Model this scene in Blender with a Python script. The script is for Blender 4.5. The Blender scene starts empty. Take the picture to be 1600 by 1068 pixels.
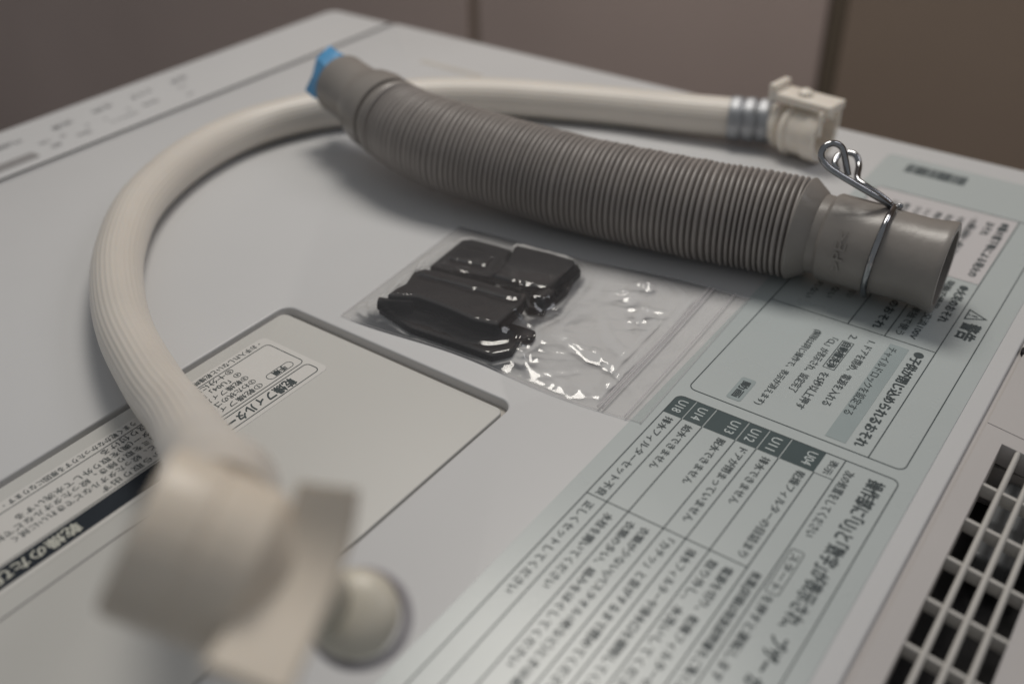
import bpy, bmesh, math, random
from mathutils import Vector, Matrix
random.seed(7)
sc = bpy.context.scene
C = sc.collection
PI = math.pi

# ------------------------------------------------------------------ camera, light, exposure
# machine coordinates in metres: far left corner of the machine top is the origin, top surface is z = 0
CAM = Vector((0.62018, -0.60946, 0.26))
RR = Vector((0.81374952, 0.58114614, -0.00899286))     # camera right
RD = Vector((0.32622948, -0.46949863, -0.82045435))    # camera down
RF = Vector((-0.48102602, 0.66471060, -0.57164129))    # camera forward
FPX = 1610.34
cam_d = bpy.data.cameras.new('camera')
cam = bpy.data.objects.new('camera', cam_d); C.objects.link(cam)
m3 = Matrix((RR, -RD, -RF)).transposed()
cam.matrix_world = Matrix.Translation(CAM) @ m3.to_4x4()
cam_d.sensor_width = 36; cam_d.lens = FPX/1600*36
cam_d.clip_start = 0.01; cam_d.clip_end = 30
cam_d.dof.use_dof = True; cam_d.dof.focus_distance = 0.425; cam_d.dof.aperture_fstop = 4.0
cam_d.dof.aperture_blades = 7
sc.camera = cam

w = bpy.data.worlds.new("World"); sc.world = w; w.use_nodes = True
bg = w.node_tree.nodes['Background']
bg.inputs[0].default_value = (0.92, 0.95, 0.98, 1); bg.inputs[1].default_value = 0.22

def area(name, loc, target, size, power, col, sy=None):
    d = bpy.data.lights.new(name, 'AREA'); d.energy = power; d.color = col
    d.shape = 'RECTANGLE'; d.size = size; d.size_y = sy or size
    o = bpy.data.objects.new(name, d); C.objects.link(o); o.location = loc
    o.rotation_euler = (Vector(target)-Vector(loc)).to_track_quat('-Z', 'Y').to_euler()
    return o
area('ceiling_lamp', (0.14, 0.10, 0.98), (0.30, -0.30, 0), 0.40, 5.7, (1.0, 0.948, 0.87), 0.36)
area('fill_light', (1.25, 0.50, 1.20), (0.35, -0.25, 0), 0.5, 3.2, (0.95, 0.95, 1.0), 0.6)  # fill lamp added from the right rear, its source is unseen
sc.view_settings.view_transform = 'Standard'; sc.view_settings.look = 'None'
sc.view_settings.exposure = 0.07; sc.view_settings.gamma = 1

# ------------------------------------------------------------------ helpers
def P(px, py, z=0.0):
    """point of the place at height z seen at this spot of the photograph"""
    d = RR*((px-800)/FPX) + RD*((py-534)/FPX) + RF
    return CAM + d*((z-CAM.z)/d.z)
def PD(px, py, dist):
    return CAM + (RR*((px-800)/FPX) + RD*((py-534)/FPX) + RF)*dist
def PY(px, py, y):
    d = RR*((px-800)/FPX) + RD*((py-534)/FPX) + RF
    return CAM + d*((y-CAM.y)/d.y)

def newmat(name):
    m = bpy.data.materials.new(name); m.use_nodes = True
    nt = m.node_tree; b = nt.nodes['Principled BSDF']
    return m, nt, b
def plastic(name, col, rough=0.45, var=0.04, scale=40, bump=0.08, bscale=900, spec=0.4, sss=0.0, bdist=0.0002, coords='Object'):
    m, nt, b = newmat(name)
    tc = nt.nodes.new('ShaderNodeTexCoord')
    n = nt.nodes.new('ShaderNodeTexNoise'); n.inputs['Scale'].default_value = scale; n.inputs['Detail'].default_value = 5
    nt.links.new(tc.outputs[coords], n.inputs['Vector'])
    r = nt.nodes.new('ShaderNodeValToRGB')
    r.color_ramp.elements[0].position = 0.3; r.color_ramp.elements[1].position = 0.7
    r.color_ramp.elements[0].color = tuple(c*(1-var) for c in col)+(1,)
    r.color_ramp.elements[1].color = tuple(min(1, c*(1+var)) for c in col)+(1,)
    nt.links.new(n.outputs[0], r.inputs[0]); nt.links.new(r.outputs[0], b.inputs['Base Color'])
    mr = nt.nodes.new('ShaderNodeMapRange'); mr.inputs[3].default_value = rough*0.88; mr.inputs[4].default_value = min(1, rough*1.12)
    nt.links.new(n.outputs[0], mr.inputs[0]); nt.links.new(mr.outputs[0], b.inputs['Roughness'])
    b.inputs['Specular IOR Level'].default_value = spec
    if bump:
        n2 = nt.nodes.new('ShaderNodeTexNoise'); n2.inputs['Scale'].default_value = bscale; n2.inputs['Detail'].default_value = 3
        nt.links.new(tc.outputs[coords], n2.inputs['Vector'])
        bp = nt.nodes.new('ShaderNodeBump'); bp.inputs['Strength'].default_value = bump; bp.inputs['Distance'].default_value = bdist
        nt.links.new(n2.outputs[0], bp.inputs['Height']); nt.links.new(bp.outputs[0], b.inputs['Normal'])
    if sss:
        b.inputs['Subsurface Weight'].default_value = sss
        b.inputs['Subsurface Radius'].default_value = (0.004, 0.003, 0.002); b.inputs['Subsurface Scale'].default_value = 1.0
    return m
M = {}
M['shell'] = plastic('white_shell_plastic', (0.60, 0.60, 0.605), 0.38, 0.014, 9, 0.12, 1500)
M['lid'] = plastic('lid_plastic', (0.575, 0.568, 0.543), 0.42, 0.012, 12, 0.12, 1500)
M['rear'] = plastic('rear_cover_plastic', (0.52, 0.495, 0.485), 0.5, 0.02, 15, 0.2, 1200)
M['bar'] = plastic('grille_plastic', (0.56, 0.54, 0.51), 0.45, 0.02, 30, 0.1, 900)
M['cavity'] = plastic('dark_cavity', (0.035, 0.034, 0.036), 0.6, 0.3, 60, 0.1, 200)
M['duct'] = plastic('grey_duct_plastic', (0.20, 0.21, 0.22), 0.4, 0.1, 60, 0.1, 300)
M['base'] = plastic('seam_base_plastic', (0.52, 0.49, 0.45), 0.6, 0.05, 60, 0.1, 600)
M['seam'] = plastic('seam_dark_plastic', (0.22, 0.21, 0.22), 0.6, 0.05, 60, 0.1, 600)
M['label'] = plastic('label_film', (0.475, 0.515, 0.515), 0.28, 0.012, 25, 0.06, 500, 0.5)
M['label_w'] = plastic('white_label_film', (0.58, 0.56, 0.565), 0.4, 0.012, 25, 0.05, 500)
M['label_l'] = plastic('lid_label_film', (0.66, 0.645, 0.62), 0.4, 0.012, 25, 0.05, 500)
M['grey'] = plastic('grey_print', (0.33, 0.38, 0.385), 0.45, 0.02, 80, 0.0, 900, 0.15)
M['cell'] = plastic('slate_print', (0.075, 0.10, 0.105), 0.4, 0.03, 80, 0.0, 900, 0.15)
M['ink'] = plastic('ink', (0.075, 0.09, 0.095), 0.5, 0.12, 400, 0.0, 900, 0.15)
M['navy'] = plastic('navy_print', (0.025, 0.031, 0.04), 0.42, 0.05, 80, 0.0, 900, 0.15)
M['inkpale'] = plastic('pale_print', (0.55, 0.60, 0.60), 0.45, 0.03, 80, 0.0, 900, 0.15)
M['inkcream'] = plastic('cream_print', (0.58, 0.58, 0.52), 0.45, 0.03, 80, 0.0, 900, 0.15)
M['panelink'] = plastic('panel_ink', (0.17, 0.17, 0.18), 0.5, 0.1, 300, 0.0)
M['grip'] = plastic('panel_grey_print', (0.28, 0.27, 0.27), 0.5, 0.05, 200, 0.0)
M['hose'] = plastic('grey_hose_plastic', (0.30, 0.275, 0.26), 0.38, 0.06, 60, 0.15, 500, 0.45)
M['cuff'] = plastic('grey_cuff_rubber', (0.245, 0.225, 0.208), 0.34, 0.07, 45, 0.25, 260, 0.5, 0.0, 0.0005)
M['cream'] = plastic('cream_hose_vinyl', (0.66, 0.615, 0.56), 0.34, 0.03, 25, 0.1, 300, 0.5, 0.15)
M['coupler'] = plastic('ivory_coupler_plastic', (0.80, 0.74, 0.66), 0.32, 0.03, 90, 0.08, 400, 0.5, 0.2)
M['nut'] = plastic('tan_ivory_plastic', (0.72, 0.64, 0.54), 0.38, 0.03, 90, 0.08, 400, 0.4, 0.1)
M['dome'] = plastic('cream_cap_plastic', (0.64, 0.60, 0.51), 0.36, 0.03, 90, 0.08, 400, 0.5, 0.1)
M['ring'] = plastic('grey_rubber_ring', (0.34, 0.32, 0.35), 0.5, 0.05, 90, 0.1, 400)
M['black'] = plastic('black_rubber', (0.014, 0.013, 0.015), 0.6, 0.25, 120, 0.5, 700, 0.25, 0, 0.0006)
M['blue'] = plastic('blue_plastic', (0.10, 0.33, 0.60), 0.35, 0.08, 150, 0.1, 300)
def walltex(name, col, var):
    return plastic(name, col, 0.7, var, 3, 0.2, 60, 0.25, 0, 0.001)
M['wall'] = walltex('wall_board_paint', (0.57, 0.455, 0.41), 0.05)
M['wall_b'] = walltex('darker_brown_wall_board', (0.34, 0.26, 0.205), 0.05)  # right wall panel, darker and browner than the other panels
M['joint'] = walltex('wall_joint_sealant', (0.30, 0.23, 0.18), 0.05)
M['joint_b'] = walltex('dark_joint_sealant', (0.17, 0.135, 0.10), 0.05)
M['floor'] = walltex('floor_vinyl', (0.10, 0.09, 0.09), 0.1)
def metal(name, col, rough, bscale=300, bump=0.2):
    m = plastic(name, col, rough, 0.1, 200, bump, bscale)
    m.node_tree.nodes['Principled BSDF'].inputs['Metallic'].default_value = 1
    return m
M['steel'] = metal('zinc_plated_wire', (0.33, 0.335, 0.35), 0.12)
M['ferrule'] = metal('crimped_aluminium', (0.40, 0.41, 0.43), 0.55, 500, 0.5)

def film_mat():
    m, nt, b = newmat('clear_bag_film')
    out = nt.nodes['Material Output']; nt.nodes.remove(b)
    tr = nt.nodes.new('ShaderNodeBsdfTransparent'); tr.inputs[0].default_value = (0.985, 0.985, 0.985, 1)
    gl = nt.nodes.new('ShaderNodeBsdfGlossy'); gl.inputs['Roughness'].default_value = 0.085; gl.inputs[0].default_value = (1, 1, 1, 1)
    df = nt.nodes.new('ShaderNodeBsdfDiffuse'); df.inputs[0].default_value = (0.62, 0.60, 0.62, 1)
    fr = nt.nodes.new('ShaderNodeFresnel'); fr.inputs[0].default_value = 1.5
    tc = nt.nodes.new('ShaderNodeTexCoord')
    n = nt.nodes.new('ShaderNodeTexNoise'); n.inputs['Scale'].default_value = 60; n.inputs['Detail'].default_value = 2
    mp = nt.nodes.new('ShaderNodeMapping'); mp.inputs['Scale'].default_value = (1.0, 0.35, 1); mp.inputs['Rotation'].default_value = (0, 0, 0.5)
    nt.links.new(tc.outputs['Object'], mp.inputs[0]); nt.links.new(mp.outputs[0], n.inputs[0])
    bp = nt.nodes.new('ShaderNodeBump'); bp.inputs['Strength'].default_value = 0.25; bp.inputs['Distance'].default_value = 0.0006
    nt.links.new(n.outputs[0], bp.inputs['Height'])
    for s in (gl, fr): nt.links.new(bp.outputs[0], s.inputs['Normal'])
    m1 = nt.nodes.new('ShaderNodeMixShader'); m1.inputs[0].default_value = 0.05
    nt.links.new(tr.outputs[0], m1.inputs[1]); nt.links.new(df.outputs[0], m1.inputs[2])
    m2 = nt.nodes.new('ShaderNodeMixShader')
    mu = nt.nodes.new('ShaderNodeMath'); mu.operation = 'MULTIPLY'; mu.inputs[1].default_value = 1.0
    nt.links.new(fr.outputs[0], mu.inputs[0]); nt.links.new(mu.outputs[0], m2.inputs[0])
    nt.links.new(m1.outputs[0], m2.inputs[1]); nt.links.new(gl.outputs[0], m2.inputs[2])
    nt.links.new(m2.outputs[0], out.inputs[0])
    return m
M['film'] = film_mat()
def milky(name, k):
    m, nt, b = newmat(name); out = nt.nodes['Material Output']
    tr = nt.nodes.new('ShaderNodeBsdfTransparent'); mx = nt.nodes.new('ShaderNodeMixShader')
    n = nt.nodes.new('ShaderNodeTexNoise'); n.inputs['Scale'].default_value = 150
    mr = nt.nodes.new('ShaderNodeMapRange'); mr.inputs[3].default_value = k*0.7; mr.inputs[4].default_value = k*1.3
    b.inputs['Base Color'].default_value = (0.66, 0.63, 0.65, 1); b.inputs['Roughness'].default_value = 0.3
    b.inputs['Transmission Weight'].default_value = 0.0
    nt.links.new(n.outputs[0], mr.inputs[0]); nt.links.new(mr.outputs[0], mx.inputs[0])
    nt.links.new(tr.outputs[0], mx.inputs[1]); nt.links.new(b.outputs[0], mx.inputs[2]); nt.links.new(mx.outputs[0], out.inputs[0])
    return m
M['zip'] = milky('milky_zip_plastic', 0.42); M['weld'] = milky('welded_film_edge', 0.22)

def obj(name, me, mat, parent=None, smooth=False, **tags):
    if isinstance(me, bmesh.types.BMesh):
        bm = me; bmesh.ops.recalc_face_normals(bm, faces=bm.faces)
        me = bpy.data.meshes.new(name); bm.to_mesh(me); bm.free()
    if mat is not None:
        me.materials.clear(); me.materials.append(M[mat])
    if smooth is not False:
        for p in me.polygons: p.use_smooth = True
        if smooth is not True: me.set_sharp_from_angle(angle=math.radians(smooth))
    o = bpy.data.objects.new(name, me); C.objects.link(o)
    if parent: o.parent = parent; o.matrix_parent_inverse = parent.matrix_world.inverted()
    for k, v in tags.items(): o[k] = v
    return o
def thing(name, label, cat, loc, group=None):
    o = bpy.data.objects.new(name, None); C.objects.link(o); o.location = loc
    o.empty_display_size = 0.02
    o['label'] = label; o['category'] = cat
    if group: o['group'] = group
    bpy.context.view_layer.update()
    return o

def rounded(pts, rad, n=6):
    """2-D outline (counter-clockwise) with rounded corners; rad a number or a list"""
    out = []; N = len(pts)
    for i, p in enumerate(pts):
        r = rad[i] if isinstance(rad, (list, tuple)) else rad
        p = Vector(p); a = (Vector(pts[i-1])-p); b = (Vector(pts[(i+1) % N])-p)
        if r <= 0: out.append(p); continue
        an = a.normalized(); bn = b.normalized()
        ang = an.angle(bn); t = r/math.tan(ang/2)
        c = p + (an+bn).normalized()*(r/math.sin(ang/2))
        s = p+an*t-c; e = p+bn*t-c
        a0 = math.atan2(s.y, s.x); a1 = math.atan2(e.y, e.x); d = (a1-a0+PI) % (2*PI)-PI
        for k in range(n+1):
            th = a0+d*k/n; out.append(c+Vector((math.cos(th), math.sin(th)))*r)
    return out
def offset(out, d):
    """move a counter-clockwise outline inwards by d"""
    N = len(out); res = []
    for i in range(N):
        p = out[i]; a = (p-out[i-1]); b = (out[(i+1) % N]-p)
        if a.length < 1e-9: a = b
        if b.length < 1e-9: b = a
        n1 = Vector((-a.y, a.x)).normalized(); n2 = Vector((-b.y, b.x)).normalized()
        n = (n1+n2); n = n.normalized() if n.length > 1e-6 else n1
        res.append(p+n*(d/max(0.4, n.dot(n1))))
    return res
def slab(outline, z0, z1, bev=0.0008, bm=None, steps=3, zf=None):
    """extruded outline with a rounded top edge"""
    bm = bm or bmesh.new(); rings = []
    prof = [(0, z0)] + [(bev*(1-math.cos(t*PI/2/steps)), z1-bev+bev*math.sin(t*PI/2/steps)) for t in range(steps+1)]
    for off, z in prof:
        o = offset(outline, off) if off > 1e-7 else outline
        rings.append([bm.verts.new((p.x, p.y, z+(zf(p.x) if zf else 0))) for p in o])
    N = len(outline)
    for a, b in zip(rings, rings[1:]):
        for i in range(N): bm.faces.new((a[i], a[(i+1) % N], b[(i+1) % N], b[i]))
    top = bm.faces.new(rings[-1]); bm.faces.new(rings[0][::-1])
    return bm
def rect(x0, x1, y0, y1): return [(x0, y0), (x1, y0), (x1, y1), (x0, y1)]
def fix(pts): return [Vector(p) for p in pts]

def box(bm, x0, x1, y0, y1, z0, z1, mat=None, bev=0):
    v = [bm.verts.new((x, y, z)) for z in (z0, z1) for y in (y0, y1) for x in (x0, x1)]
    if mat is not None:
        for q in v: q.co = mat @ q.co
    fs = [(0, 2, 3, 1), (4, 5, 7, 6), (0, 1, 5, 4), (1, 3, 7, 5), (3, 2, 6, 7), (2, 0, 4, 6)]
    F = [bm.faces.new([v[i] for i in f]) for f in fs]
    if bev:
        es = list({e for f in F for e in f.edges})
        bmesh.ops.bevel(bm, geom=es, offset=bev, segments=3, profile=0.5, affect='EDGES')
    return F

def spline(pts, n):
    """Catmull-Rom through 3-D points, resampled to equal steps"""
    pts = [Vector(p) for p in pts]; q = [pts[0]*2-pts[1]]+pts+[pts[-1]*2-pts[-2]]
    d = []
    for i in range(1, len(q)-2):
        for k in range(24):
            t = k/24; a, b, c, e = q[i-1], q[i], q[i+1], q[i+2]
            d.append(0.5*((2*b)+(c-a)*t+(2*a-5*b+4*c-e)*t*t+(3*b-a-3*c+e)*t**3))
    d.append(pts[-1]); L = [0]
    for a, b in zip(d, d[1:]): L.append(L[-1]+(b-a).length)
    out = []; j = 0
    for k in range(n+1):
        s = L[-1]*k/n
        while j < len(L)-2 and L[j+1] < s: j += 1
        t = (s-L[j])/max(1e-9, L[j+1]-L[j]); out.append(d[j].lerp(d[j+1], min(1, t)))
    return out, L[-1]
def sweep(bm, path, rad, segs=32, cap=True, prof=None, closed=False, up0=Vector((0, 0, 1))):
    """tube along a list of points; rad(i) radius, prof(theta, i) factor"""
    N = len(path); rings = []; u = up0.copy()
    for i, p in enumerate(path):
        if closed: t = (path[(i+1) % N]-path[i-1]).normalized()
        else: t = (path[min(N-1, i+1)]-path[max(0, i-1)]).normalized()
        u = (u-t*u.dot(t)).normalized(); v = t.cross(u); r = rad(i) if callable(rad) else rad
        rings.append([bm.verts.new(p+(u*math.cos(a)+v*math.sin(a))*(r*(prof(a, i) if prof else 1)))
                      for a in (2*PI*k/segs for k in range(segs))])
    for j in range(N if closed else N-1):
        a, b = rings[j], rings[(j+1) % N]
        for k in range(segs): bm.faces.new((a[k], a[(k+1) % segs], b[(k+1) % segs], b[k]))
    if cap and not closed: bm.faces.new(rings[0][::-1]); bm.faces.new(rings[-1])
    return rings
def lathe(bm, org, ax, prof, segs=48, up0=Vector((0, 0, 1)), closed=False, fac=None):
    """profile [(along axis, radius)] turned about ax; closed joins last ring to first"""
    ax = ax.normalized(); u = (up0-ax*up0.dot(ax)).normalized(); v = ax.cross(u); rings = []
    for s, r in prof:
        if r < 1e-6: rings.append([bm.verts.new(org+ax*s)]); continue
        rings.append([bm.verts.new(org+ax*s+(u*math.cos(a)+v*math.sin(a))*r*(fac(a, s) if fac else 1)) for a in (2*PI*k/segs for k in range(segs))])
    pr = list(zip(rings, rings[1:]))+([(rings[-1], rings[0])] if closed else [])
    for a, b in pr:
        if len(a) == 1 and len(b) == 1: continue
        for k in range(segs):
            k2 = (k+1) % segs
            if len(a) == 1: bm.faces.new((a[0], b[k2], b[k]))
            elif len(b) == 1: bm.faces.new((a[k], a[k2], b[0]))
            else: bm.faces.new((a[k], a[k2], b[k2], b[k]))
    return bm
def frame(org, ax, up):
    ax = ax.normalized(); u = (up-ax*up.dot(ax)).normalized(); v = u.cross(ax)
    return Matrix.Translation(org) @ Matrix((ax, v, u)).transposed().to_4x4()

# ------------------------------------------------------------------ wall and floor behind
WY = 0.60
wall = bpy.data.objects.new('wall', None); C.objects.link(wall); wall['kind'] = 'structure'; wall.location = (0.4, WY, -1.0)
bpy.context.view_layer.update()
xa = PY(738, 25, WY).x; xb = PY(1298, 80, WY).x
def wbox(x0, x1, y0, y1, z0=-1.0, z1=1.5, bev=0.004):
    bm = bmesh.new(); box(bm, x0, x1, y0, y1, z0, z1, None, bev); return bm
obj('panel', wbox(xa-5.0, xa-0.009, WY, WY+0.03), 'wall', wall)
obj('panel', wbox(xa+0.009, xb-0.012, WY, WY+0.03), 'wall', wall)
obj('panel', wbox(xb+0.012, xb+4.0, WY-0.006, WY+0.03), 'wall_b', wall)
obj('backing', wbox(xa-5.0, xb+4.0, WY+0.034, WY+0.05, bev=0), 'seam', wall)
obj('joint_strip', wbox(xa-0.0065, xa+0.0065, WY+0.004, WY+0.03, bev=0.001), 'joint', wall)
obj('joint_strip', wbox(xb-0.0095, xb+0.0095, WY+0.003, WY+0.03, bev=0.001), 'joint_b', wall)
bm = bmesh.new(); box(bm, -5.0, 5.0, -3.0, WY+0.05, -1.06, -1.003)
obj('floor', bm, 'floor', None, kind='structure')

# ------------------------------------------------------------------ washing machine top
wm = thing('washing_machine', 'white washing machine whose top carries the hoses, the clear bag and the printed labels', 'washing machine', (0.33, -0.31, -1.0))
YE = -0.63; XE = 0.675
def rearz(x): return -(max(0, x-0.586))*0.14
# cabinet below the top
bm = slab(rounded(rect(0.004, XE-0.004, YE+0.004, -0.004), 0.012), -1.0, -0.036, 0.001)
obj('cabinet', bm, 'shell', wm, 40)
# base under the seams
bm = slab(rounded(rect(0.004, 0.5855, YE+0.004, -0.004), 0.010), -0.035, -0.0045, 0.0005)
obj('seam_base', bm, 'base', wm)
# control panel strip
cp = obj('control_panel', slab(rounded([(0, YE), (0.0672, YE), (0.0672, 0), (0, 0)], [0.004, 0.0008, 0.0008, 0.010], 8), -0.034, 0.0, 0.003, steps=5), 'shell', wm, 40)
bm = bmesh.new(); box(bm, 0.0674, 0.0694, YE+0.006, -0.003, -0.0044, -0.0012)
obj('seam_gasket', bm, 'seam', wm)
# main top plate with the opening of the filter lid, in two butted pieces round it
HX0, HX1, HY = 0.2972, 0.4276, -0.3425
YL = -0.600
outline = [(0.0696, YE), (HX0, YE), (HX0, HY), (HX1, HY), (HX1, YE), (0.5852, YE), (0.5852, 0), (0.0696, 0)]
bm = slab(rounded(outline, [0.003, 0, 0.006, 0.006, 0, 0.003, 0.004, 0.001], 8), -0.034, 0.0, 0.0010, steps=4)
obj('top_plate', bm, 'shell', wm, 40)
bm = slab(fix(rect(HX0+0.0002, HX1-0.0002, YE, YL)), -0.034, -0.0001, 0.001)
obj('front_rail', bm, 'shell', wm, 40)
# slot in the top plate by the far edge
sl = P(705, 108)
bm = slab(rounded(rect(0.140, 0.196, sl.y-0.0028, sl.y+0.0028), 0.0026), 0.0, 0.0003, 0.0001)
obj('slot', bm, 'base', wm)
# filter lid
lid = obj('filter_lid', slab(rounded(rect(0.3002, 0.4264, YL+0.001, -0.3475), 0.0035), -0.0040, -0.0005, 0.0006, steps=4), 'lid', wm, 40)
bm = slab(fix(rect(0.3566, 0.3573, YL+0.002, -0.457)), -0.0005, -0.00038, 0.00005)
obj('lid_groove', bm, 'seam', lid)
# rear cover, sloping gently down from the crease
def strip(bm, x0, x1, y0, y1, th=0.003, z=0, n=1):
    """sheet that follows the slope of the rear cover"""
    vs = []
    for zz in (-th, 0):
        for y in (y0, y1):
            for x in (x0, x1): vs.append(bm.verts.new((x, y, rearz(x)+zz+z)))
    for f in [(0, 2, 3, 1), (4, 5, 7, 6), (0, 1, 5, 4), (1, 3, 7, 5), (3, 2, 6, 7), (2, 0, 4, 6)]:
        bm.faces.new([vs[i] for i in f])
GX0, GY0 = 0.5955, -0.2535
COLX = [(0.5955, 0.6008), (0.6030, 0.6080), (0.6102, 0.6152), (0.6174, 0.6222)]
GX1 = 0.6222; GYE = -0.598
bm = bmesh.new()
strip(bm, 0.5876, GX0, YE, -0.2452, 0.010)
strip(bm, GX0, GX1, GY0, -0.2452, 0.010)
strip(bm, GX1, XE, YE, -0.2452, 0.010)
strip(bm, GX0, GX1, YE, GYE, 0.010)
gp = obj('vent_grille', bm, 'rear', wm)
bm = bmesh.new()
strip(bm, 0.5876, XE, -0.2447, -0.002, 0.010)
rc = obj('rear_cover', bm, 'rear', wm)
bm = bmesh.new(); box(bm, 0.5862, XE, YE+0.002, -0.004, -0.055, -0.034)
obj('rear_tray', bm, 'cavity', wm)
bm = bmesh.new(); strip(bm, 0.5846, 0.5880, YE, -0.002, 0.02, -0.0018)
obj('crease', bm, 'rear', wm)
bm = bmesh.new(); box(bm, XE-0.003, XE, YE, -0.002, -0.05, -0.0235)
obj('rear_edge', bm, 'rear', wm)
# end wall and sides of the duct under the grille
bm = bmesh.new(); box(bm, 0.5935, 0.6245, GY0+0.0002, GY0+0.0022, -0.033, -0.0135)
obj('duct_wall', bm, 'rear', wm)
bm = bmesh.new(); box(bm, 0.6012, 0.615, -0.302, GY0-0.001, -0.030, -0.016, None, 0.002)
obj('duct_insert', bm, 'duct', wm)
for a, b in zip(COLX, COLX[1:]):
    bm = bmesh.new(); x0, x1 = a[1], b[0]; xm = (x0+x1)/2
    sec = [(x0+0.0003, -0.0075), (x1-0.0003, -0.0075), (x1, -0.0012), (x1-0.0004, -0.0003), (xm, 0.0), (x0+0.0004, -0.0003), (x0, -0.0012)]
    for y in (GYE, GY0):
        for x, z in sec: bm.verts.new((x, y, rearz(x)+z))
    bm.verts.ensure_lookup_table(); n = len(sec)
    for k in range(n): bm.faces.new((bm.verts[k], bm.verts[(k+1) % n], bm.verts[n+(k+1) % n], bm.verts[n+k]))
    obj('grille_bar', bm, 'bar', gp, 50)
k = 0
while -0.2795-0.0221*k > GYE:
    y = -0.2795-0.0221*k; k += 1
    bm = bmesh.new()
    for x0, x1 in COLX: strip(bm, x0, x1, y-0.0007, y+0.0007, 0.0055, -0.0009)
    obj('grille_crossbar', bm, 'bar', gp)
# black screw cover on the rear cover
so = P(1612, 553, -0.001)
bm = bmesh.new(); lathe(bm, Vector((so.x, so.y, rearz(so.x)-0.001)), Vector((-0.14, 0, 1)).normalized(), [(0, 0.0045), (0.0022, 0.0042), (0.0028, 0.0032), (0.0028, 0)], 24, Vector((1, 0, 0)))
obj('screw_cover', bm, 'black', wm, 40)

# ------------------------------------------------------------------ printing
def text_verts(s, bold=0.0):
    cu = bpy.data.curves.new('t', 'FONT'); cu.body = s; cu.size = 1; cu.offset = bold; cu.resolution_u = 2
    o = bpy.data.objects.new('t', cu); C.objects.link(o)
    dg = bpy.context.evaluated_depsgraph_get(); me = bpy.data.meshes.new_from_object(o.evaluated_get(dg))
    C.objects.unlink(o); bpy.data.objects.remove(o); bpy.data.curves.remove(cu)
    vs = [v.co.copy() for v in me.vertices]; fs = [tuple(p.vertices) for p in me.polygons]
    bpy.data.meshes.remove(me)
    return vs, fs
class Print:
    """flat lettering that reads towards -Y with its top towards +X"""
    def __init__(s): s.v = []; s.f = []
    def line(s, txt, a, b, h, bold=0.009):
        """a, b: centre of the start and of the end of the line (x, y); h: letter height"""
        vs, fs = text_verts(txt, 0.0)
        if not vs: return
        x0 = min(v.x for v in vs); x1 = max(v.x for v in vs)
        L = abs(a[1]-b[1]); y = a[1]
        cx = 0.36
        # heavier weights are built from a few copies a hair apart, each a hair higher
        cp = [(0, 0)] if bold < 0.003 else [(0, 0), (bold*1.1, 0)] if bold < 0.016 else [(-bold, 0), (bold, 0), (0, bold), (0, -bold)]
        for q, (ox, oy) in enumerate(cp):
            k = len(s.v)
            for v in vs:
                t = (v.x+ox-x0)/(x1-x0)
                s.v.append((a[0]+(b[0]-a[0])*t+(v.y+oy-cx)*h, y-t*L, q*0.000012))
            s.f += [tuple(i+k for i in f) for f in fs]
    def quad(s, x0, x1, y0, y1):
        k = len(s.v); s.v += [(x0, y0, 0), (x1, y0, 0), (x1, y1, 0), (x0, y1, 0)]; s.f.append((k, k+1, k+2, k+3))
    def ring(s, outline, w):
        i = offset(outline, w); k = len(s.v); N = len(outline)
        s.v += [(p.x, p.y, 0) for p in outline]+[(p.x, p.y, 0) for p in i]
        s.f += [(k+j, k+(j+1) % N, k+N+(j+1) % N, k+N+j) for j in range(N)]
    def poly(s, outline):
        k = len(s.v); s.v += [(p[0], p[1], 0) for p in outline]; s.f.append(tuple(range(k, k+len(outline))))
    def build(s, name, mat, parent, z):
        me = bpy.data.meshes.new(name); me.from_pydata([(x, y, z+dz) for x, y, dz in s.v], [], s.f)
        bm = bmesh.new(); bm.from_mesh(me)
        for f in bm.faces:
            if f.normal.z < 0: f.normal_flip()
        bm.to_mesh(me); bm.free()
        return obj(name, me, mat, parent)
def px(c, x, y):
    o = {'C1': (1040, 560), 'C6': (950, 700), 'C5': (700, 768), 'C2': (1300, 640), 'C7': (1300, 400), 'C8': (1040, 400), 'C3': (1000, 868),
         'L1': (260, 470), 'L2': (0, 600), 'L3': (0, 770), 'K1': (0, 100), 'B6': (1300, 200), 'F': (0, 0)}[c]
    k = 1 if c == 'F' else 3/16
    q = P(o[0]+x*k, o[1]+y*k); return (q.x, q.y)

ZL = 0.0003
lab = obj('warning_label', slab(rounded(rect(0.4717, 0.5775, -0.605, -0.020), 0.004), 0.00002, ZL, 0.0001, steps=1), 'label', wm)
pr = Print(); pr.quad(0.4812, 0.5560, -0.1424, -0.0672); pr.build('white_field', 'label_w', lab, ZL+0.00006)
LN = Print(); T = Print(); W = Print()
lw = 0.00042
def hl(x0, x1, y, w=lw*0.8): LN.quad(x0, x1, y-w/2, y+w/2)       # across the reading direction
def vl(x, y0, y1, w=lw): LN.quad(x-w/2, x+w/2, min(y0, y1), max(y0, y1))   # along the reading direction
# warning box
LN.ring(rounded(rect(0.4804, 0.5703, -0.2931, -0.0664), 0.0035), lw)
vl(0.5566, -0.0666, -0.2929); hl(0.4806, 0.5565, -0.2098); hl(0.4806, 0.5565, -0.1427, lw*0.5)
vl(0.5174, -0.1427, -0.2098); vl(0.5342, -0.1427, -0.2098)
# table
LN.ring(rounded(rect(0.4794, 0.5711, -0.5995, -0.2990), 0.0032), lw)
for x in (0.4881, 0.4970, 0.5112, 0.5199, 0.5290): vl(x, -0.3124, -0.5990)
vl(0.5429, -0.3124, -0.5990); vl(0.5504, -0.2992, -0.5990)
hl(0.4796, 0.5428, -0.3698); hl(0.5430, 0.5503, -0.3124, lw*0.6)
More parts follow.
